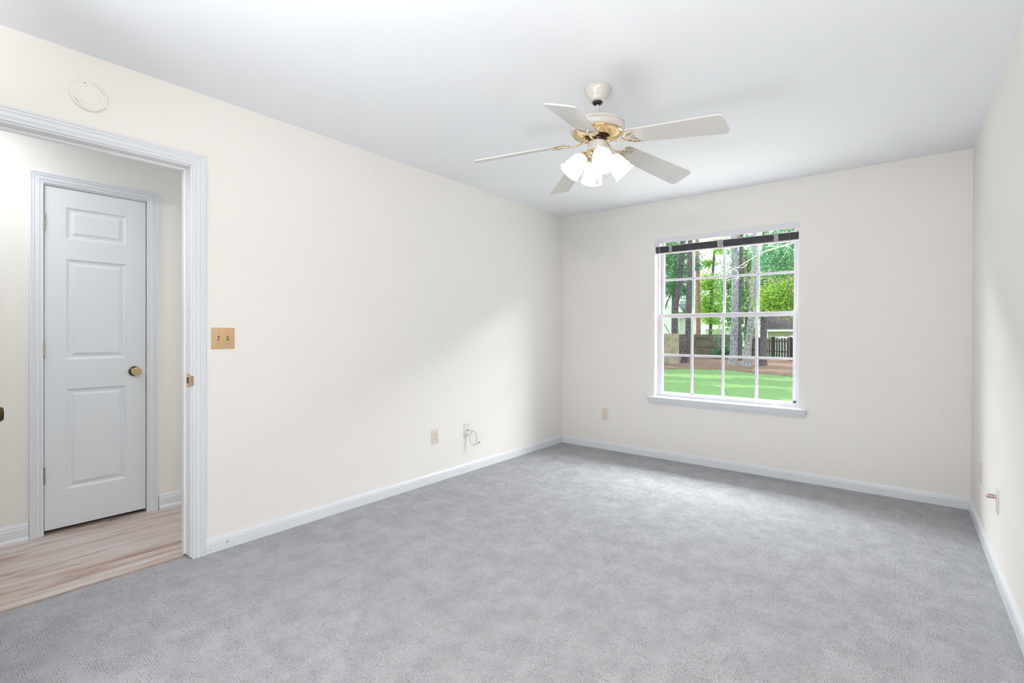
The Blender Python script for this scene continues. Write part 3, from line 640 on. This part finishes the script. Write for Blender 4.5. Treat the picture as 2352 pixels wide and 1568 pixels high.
# the big trunks
tree('oak_tree', 'big pale grey trunk standing upright in the middle of the window view', (-7.50, 29.6, G), [(-7.50, 29.6, G-.1), (-7.47, 29.6, .4), (-7.43, 29.6, 2.0), (-7.42, 29.6, 4.1), (-7.47, 29.6, 6.5), (-7.5, 29.6, 12)], .215, 'bark_grey', [], 'leaf_mid', .25, 700, 2, top=.8)
tree('leaning_tree', 'grey speckled trunk leaning slightly right, second of the near trunks', (-6.62, 28.9, G), [(-6.66, 28.9, G-.1), (-6.60, 28.9, .2), (-6.50, 28.9, 1.1), (-6.34, 28.9, 3.0), (-6.26, 28.9, 4.6), (-6.2, 28.9, 6.5), (-6.1, 28.9, 12)], .20, 'bark_grey', [], 'leaf_mid', .25, 700, 3, top=.75, branches=[([(-6.38, 28.8, 3.3), (-6.62, 28.7, 2.9), (-6.95, 28.6, 2.35)], .05)])
tree('dark_trunk_tree', 'dark brown trunk right of the leaning grey one, top hidden by leaves', (-5.93, 29.5, G), [(-5.96, 29.5, G-.1), (-5.92, 29.5, .8), (-5.90, 29.5, 2.7), (-5.88, 29.5, 4.4), (-5.8, 29.5, 12)], .185, 'bark_dark', [], 'leaf_mid', .25, 700, 4, top=.8)
tree('purple_grey_tree', 'tall greyish-purple trunk beside the tan fence panel', (-10.2, 29.5, G), [(-10.24, 29.5, G-.1), (-10.15, 29.5, 0), (-10.02, 29.5, .83), (-9.98, 29.5, 2.9), (-9.94, 29.5, 5.0), (-9.9, 29.5, 7), (-9.8, 29.5, 12)], .20, 'bark_dark', [], 'leaf_mid', .25, 700, 5, top=.72)
tree('crooked_tree', 'crooked dark grey trunk rising behind the tan fence panel', (-13.1, 36, G), [(-13.1, 36, G-.1), (-13.14, 36, 1.1), (-13.17, 36, 2.0), (-13.11, 36, 3.3), (-12.92, 36, 4.4), (-12.80, 36, 5.9), (-12.66, 36, 7.8), (-12.5, 36, 12)], .21, 'bark_dark', [(-13.6, 36.2, 6.6, 1.1, .8, 1.5), (-12.0, 36.2, 6.2, .5, .6, .9)], 'leaf_dark', .12, 1500, 6, top=.75,
     branches=[([(-13.0, 35.9, 3.9), (-13.3, 35.8, 4.3), (-13.8, 35.7, 4.2), (-14.2, 35.6, 4.0)], .07), ([(-13.4, 35.8, 4.2), (-13.75, 35.7, 3.3), (-14.0, 35.7, 2.2), (-13.7, 35.7, 1.6), (-13.3, 35.7, .9)], .06)])
tree('red_pine_tree', 'reddish pine trunk behind the dark fence, sunlit on its left', (-14.05, 44, G), [(-14.05, 44, G-.1), (-14.04, 44, 1.1), (-14.06, 44, 3.7), (-14.12, 44, 6.8), (-14.2, 44, 9.2), (-14.3, 44, 14)], .21, 'bark_red', top=.8)
tree('shaded_pine_tree', 'dark narrow trunk just right behind the big pale grey trunk', (-8.33, 34.5, G), [(-8.31, 34.5, G-.1), (-8.37, 34.5, 1.97), (-8.33, 34.5, 4.3), (-8.25, 34.5, 8.8)], .14, 'bark_dark', top=.8)
tree('sunlit_red_pine_tree', 'slim reddish trunk glimpsed between the two grey trunks', (-9.0, 41, G), [(-9.0, 41, G-.1), (-8.96, 41, 1.4), (-9.1, 41, 3.7), (-9.5, 41, 6), (-9.95, 41, 8.2), (-10.3, 41, 11)], .10, 'bark_red', top=.8)
# leafy masses further back
tree('leafy_tree', 'dark green leafy tree above the white gabled house', (-17.0, 46, G), [(-17.0, 46, G), (-17.0, 46, 5), (-16.8, 46, 8)], .2, 'bark_dark', [(-17.66, 46, 8.1, .9, 1, 1.5), (-17.1, 46, 5.6, 1.0, 1, 1.1), (-16.36, 46, 8.4, .6, 1, 1.5), (-15.9, 46, 5.9, .6, 1, 2.1), (-17.4, 46, 10.5, 1.3, 1.2, 1)], 'leaf_dark', .15, 1500, 21)
tree('sunlit_tree', 'bright yellow-green tree in the second column of panes', (-15.4, 52, G), [(-15.4, 52, G), (-15.3, 52, 5), (-15.0, 52, 10)], .18, 'bark_dark', [(-15.39, 52, 6.1, 1.3, 1, 1.4), (-16.12, 52, 3.6, .9, 1, 1.4), (-14.69, 52, 3.8, .9, 1, 1.7), (-14.43, 52, 10.0, .8, 1, .8), (-15.7, 52, 8.4, .35, .6, .3)], 'leaf_lime', .16, 1900, 22)
tree('thicket_tree', 'deep green tree filling the gap between the two grey trunks', (-9.9, 43, G), [(-9.9, 43, G), (-9.9, 43, 4), (-9.8, 43, 7)], .14, 'bark_dark', [(-9.9, 43, 7.1, .8, .8, 1.6), (-9.72, 43, 3.9, .6, .8, 1.8), (-11.2, 43, 5.3, .5, .6, 2.1), (-11.2, 43, 2.7, .45, .6, 1.0), (-9.6, 43, 1.0, .5, .6, 1.1)], 'leaf_mid', .15, 1900, 23)
tree('maple_tree', 'lush yellow-green tree reaching in at the right side of the window', (-1.6, 26.3, G), [(-1.6, 26.3, G-.1), (-1.7, 26.3, 2), (-2.2, 26.3, 4.5), (-2.6, 26.3, 8)], .2, 'bark_dark', [(-4.46, 26, 2.95, .78, .5, .80), (-4.9, 26, 2.6, .3, .4, .5), (-3.9, 26, 2.7, .5, .5, .6), (-3.6, 26, 3.6, .8, .6, .9), (-2.6, 26, 4.2, 1.2, .8, 1.4)], 'leaf_lime', .10, 3600, 24, branches=[([(-1.9, 26.3, 2.6), (-3.2, 26.2, 3.4), (-4.4, 26.1, 3.8)], .06)])
tree('soft_needle_tree', 'soft blue-green boughs above the yellow-green tree, with a few orange tips', (-2.53, 22.00, G), [(-1.90, 22.00, G-.1), (-1.90, 22.00, 3.73), (-2.08, 22.00, 8.26)], .17, 'bark_dark', [(-3.71, 22.00, 3.78, 0.68, 0.45, 0.41), (-3.17, 22.00, 4.00, 0.54, 0.45, 0.54), (-4.07, 22.00, 4.28, 0.45, 0.36, 0.32), (-3.08, 22.00, 4.91, 0.81, 0.45, 0.54)], 'leaf_soft', .09, 3400, 25)
tree('orange_tipped_shrub', 'small clump of orange leaves showing among green boughs at upper right', (-3.43, 20.40, G), [(-2.57, 20.40, G-.1), (-2.74, 20.40, 1.45), (-3.26, 20.40, 3.00)], .02, 'bark_dark', [(-3.70, 20.40, 3.21, 0.05, 0.05, 0.12), (-3.10, 20.40, 3.21, 0.09, 0.05, 0.09)], 'leaf_orange', .07, 130, 26, cat='shrub')
tree('tall_backdrop_tree', 'hazy green woodland tree far behind on the left', (-29, 80, G), [(-29, 80, G), (-29, 80, 12)], .3, 'bark_dark', [(-30.5, 80, 9.5, 2.7, 2, 4), (-25.8, 80, 6.5, 2.7, 2, 3.3), (-28.7, 80, 15.5, 2.2, 2, 1.7), (-24.5, 80, 3, 2.0, 2, 2.4)], 'leaf_mid', .24, 420, 27)
tree('tall_backdrop_tree', 'hazy green woodland tree far behind the centre trunks', (-21.38, 90.00, G), [(-21.38, 90.00, G), (-21.38, 90.00, 13.35)], .3, 'bark_dark', [(-20.47, 90.00, 10.65, 3.60, 2.25, 5.96), (-19.12, 90.00, 3.79, 2.93, 2.25, 2.93), (-21.60, 90.00, 18.98, 2.70, 2.25, 2.25)], 'leaf_dark', .24, 380, 28)
tree('tall_backdrop_tree', 'hazy green woodland tree far behind the right-hand house', (-17.68, 101.00, G), [(-17.68, 101.00, G), (-17.68, 101.00, 14.84)], .3, 'bark_dark', [(-17.17, 101.00, 11.05, 4.29, 2.52, 6.94), (-15.78, 101.00, 21.15, 3.79, 2.52, 3.16)], 'leaf_dark', .26, 800, 29)
tree('fence_shrub', 'dark green shrub growing against the weathered fence', (-10.05, 36.3, G), None, 0, None, [(-10.04, 36.3, .35, .36, .3, .75), (-9.5, 36.3, -.1, .26, .3, .42), (-10.3, 36.3, -.25, .3, .3, .25)], 'leaf_dark', .10, 1500, 30, cat='shrub')
tree('shade_tree', 'leafy tree to the left shading the lawn', (-16.5, 20.5, G), [(-16.5, 20.5, G-.1), (-16.5, 20.5, 4), (-16.3, 20.5, 9)], .25, 'bark_dark', [(-17, 18.2, 8.6, 2.6, 1.5, 1.3), (-14.0, 18.8, 9.2, 2.2, 1.2, 1.2), (-18.0, 21.6, 8.8, 2.8, .9, 1.2), (-13.5, 22.2, 9.0, 2.0, .8, 1.1), (-16, 26.3, 9.0, 3.4, 1.3, 1.3), (-19.5, 25.0, 9, 2.4, 1.2, 1.3), (-15.5, 14.5, 8.6, 3, 1.6, 1.3), (-17.5, 29.6, 9.0, 3.4, 1.3, 1.3), (-19.5, 33, 9.0, 3, 1.5, 1.3), (-21.5, 36.5, 9.5, 3, 1.6, 1.3), (-22, 40.5, 9.5, 3, 1.6, 1.3)], 'leaf_mid', .34, 800, 31)
# bare tree whose pale limb crosses the upper panes
t0 = 15.0
bt = [[(-1.2, t0, 3.35), (-2.116, t0, 3.629), (-2.474, t0, 3.588), (-2.845, t0, 3.508), (-3.118, t0, 3.415), (-3.42, t0, 3.248), (-3.684, t0, 3.097), (-3.931, t0, 3.017), (-4.159, t0, 2.971)],
 [(-2.474, t0, 3.588), (-2.422, t0, 3.5), (-2.525, t0, 3.298), (-2.672, t0, 3.098)], [(-2.474, t0, 3.588), (-2.36, t0, 3.50), (-2.257, t0, 3.412)], [(-2.474, t0, 3.588), (-2.62, t0, 3.575), (-2.792, t0, 3.586), (-3.086, t0, 3.642)],
 [(-3.72, t0, 3.085), (-3.56, t0, 3.07), (-3.46, t0, 3.13), (-3.40, t0, 3.25)], [(-3.80, t0, 3.05), (-3.69, t0, 2.95), (-3.66, t0, 2.80), (-3.60, t0, 2.72)], [(-3.66, t0, 2.80), (-3.72, t0, 2.72), (-3.822, t0, 2.52)], [(-3.67, t0, 2.78), (-3.85, t0, 2.76), (-4.05, t0, 2.72)], [(-2.47, t0, 3.60), (-2.36, t0, 3.74), (-2.25, t0, 3.86)]]
tree('bare_tree', 'bare pale limb with thin twigs crossing the upper window panes', (-.9, t0, G), [(-.9, t0, G-.1), (-.95, t0, 1.5), (-1.2, t0, 3.35), (-1.1, t0, 6)], .11, 'bark_pale', branches=[(b_, .024 if i == 0 else .011) for i, b_ in enumerate(bt)])

# fences
def board_fence(name, label, a, b_, h, m, wd=.14, rails=(), posts=()):
    t = empty(name, (*a, G)); tag(t, label, 'fence'); d = Vector((b_[0]-a[0], b_[1]-a[1], 0)); L_ = d.length; t.rotation_euler = (0, 0, math.atan2(d.y, d.x))
    bm = bmesh.new(); n = int(L_/wd); rg = random.Random(3)
    for i in range(n): box(bm, i*wd+.004, (i+1)*wd-.004, 0, .02, .04, h+rg.uniform(-.015, .015))
    obj('board_panel', bm, m, t)
    for z in rails: obj('rail', B(0, L_, -.04, 0, z-.045, z+.045), m, t)
    for x in posts: obj('post', B(x-.05, x+.05, .02, .12, 0, h+.03), m, t)
    return t
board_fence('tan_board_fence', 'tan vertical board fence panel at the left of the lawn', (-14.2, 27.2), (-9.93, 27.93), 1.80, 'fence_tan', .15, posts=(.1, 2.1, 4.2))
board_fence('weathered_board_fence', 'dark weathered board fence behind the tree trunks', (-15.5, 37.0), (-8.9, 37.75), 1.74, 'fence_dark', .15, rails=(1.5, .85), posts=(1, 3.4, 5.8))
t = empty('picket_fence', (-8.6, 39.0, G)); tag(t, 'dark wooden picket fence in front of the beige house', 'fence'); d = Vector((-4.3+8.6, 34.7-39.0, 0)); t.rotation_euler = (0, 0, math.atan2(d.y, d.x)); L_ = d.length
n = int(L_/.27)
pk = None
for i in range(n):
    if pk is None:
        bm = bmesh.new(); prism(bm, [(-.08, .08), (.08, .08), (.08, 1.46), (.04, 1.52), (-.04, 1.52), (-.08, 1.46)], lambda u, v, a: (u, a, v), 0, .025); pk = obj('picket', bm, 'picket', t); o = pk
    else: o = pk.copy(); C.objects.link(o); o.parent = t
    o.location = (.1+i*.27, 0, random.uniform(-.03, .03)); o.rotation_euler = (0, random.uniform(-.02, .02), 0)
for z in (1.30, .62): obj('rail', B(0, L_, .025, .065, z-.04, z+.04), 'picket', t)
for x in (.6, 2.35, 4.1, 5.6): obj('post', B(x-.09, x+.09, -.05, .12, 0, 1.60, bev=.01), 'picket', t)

# neighbours
hs = empty('beige_house', (-7.5, 52, G)); tag(hs, 'beige house with a brown shingle roof behind the picket fence', 'house')
def hp(name, bm, m, par=hs): bmesh.ops.translate(bm, verts=bm.verts, vec=-Vector(par.location)); return obj(name, bm, m, par)
hp('wall', B(-9.75, 0, 50.3, 56, G, 1.75), 'beige')
bm = bmesh.new(); prism(bm, [(49.7, 1.55), (53.2, 3.35), (56.7, 1.55)], lambda u, v, a: (a, u, v), -10.2, .5); hp('roof', bm, 'roof')
hp('fascia', B(-10.2, .5, 49.62, 49.70, 1.42, 1.60), 'siding'); hp('garage_door', B(-9.5, -8.4, 50.24, 50.31, G, .99), 'carwhite'); hp('window_frame', B(-7.95, -7.4, 50.24, 50.31, .2, 1.1), 'siding')
tl = empty('white_outbuilding', (-6.6, 44.5, G)); tag(tl, 'bright white low outbuilding glimpsed through the picket fence', 'outbuilding')
hp('wall', B(-7.6, -5.0, 44.0, 45.6, G, .80), 'carwhite', tl)
bm = bmesh.new(); prism(bm, [(43.85, .80), (45.75, .80), (45.75, .86), (44.8, .98), (43.85, .86)], lambda u, v, a: (a, u, v), -7.7, -4.9); hp('roof', bm, 'siding', tl)
h2 = empty('white_gabled_house', (-22, 56, G)); tag(h2, 'white sided house with a pointed gable at the left of the window view', 'house')
bm = bmesh.new(); prism(bm, [(-22.05, G), (-19.95, G), (-19.95, 3.75), (-20.99, 4.62), (-22.05, 3.75)], lambda u, v, a: (u, a, v), 55, 60)
for i in range(40):
    z = G+.13*i
    if z < 3.7: box(bm, -22.05, -19.95, 54.975, 55, z, z+.02)
hp('gable_wall', bm, 'siding', h2)
hp('wall', B(-19.95, -18.3, 56.2, 60, G, 3.2), 'siding', h2)
bm = bmesh.new(); prism(bm, [(55.8, 3.1), (58, 4.75), (60.4, 3.1)], lambda u, v, a: (a, u, v), -20.9, -18.0); hp('roof', bm, 'roof2', h2)
bm = bmesh.new(); prism(bm, [(-22.3, 3.62), (-20.99, 4.72), (-19.8, 3.72), (-19.8, 3.62), (-20.99, 4.60), (-22.3, 3.50)], lambda u, v, a: (u, a, v), 54.8, 60); hp('gable_roof_edge', bm, 'siding', h2)
h3 = empty('low_white_outbuilding', (-18, 62, G)); tag(h3, 'pale sunlit building showing as a strip above the weathered fence', 'building')
hp('wall', B(-20.6, -15.0, 61, 66, G, 1.75), 'siding', h3); bm = bmesh.new(); prism(bm, [(60.6, 1.75), (63.5, 2.35), (66.4, 1.75)], lambda u, v, a: (a, u, v), -20.8, -14.8); hp('roof', bm, 'concrete', h3)
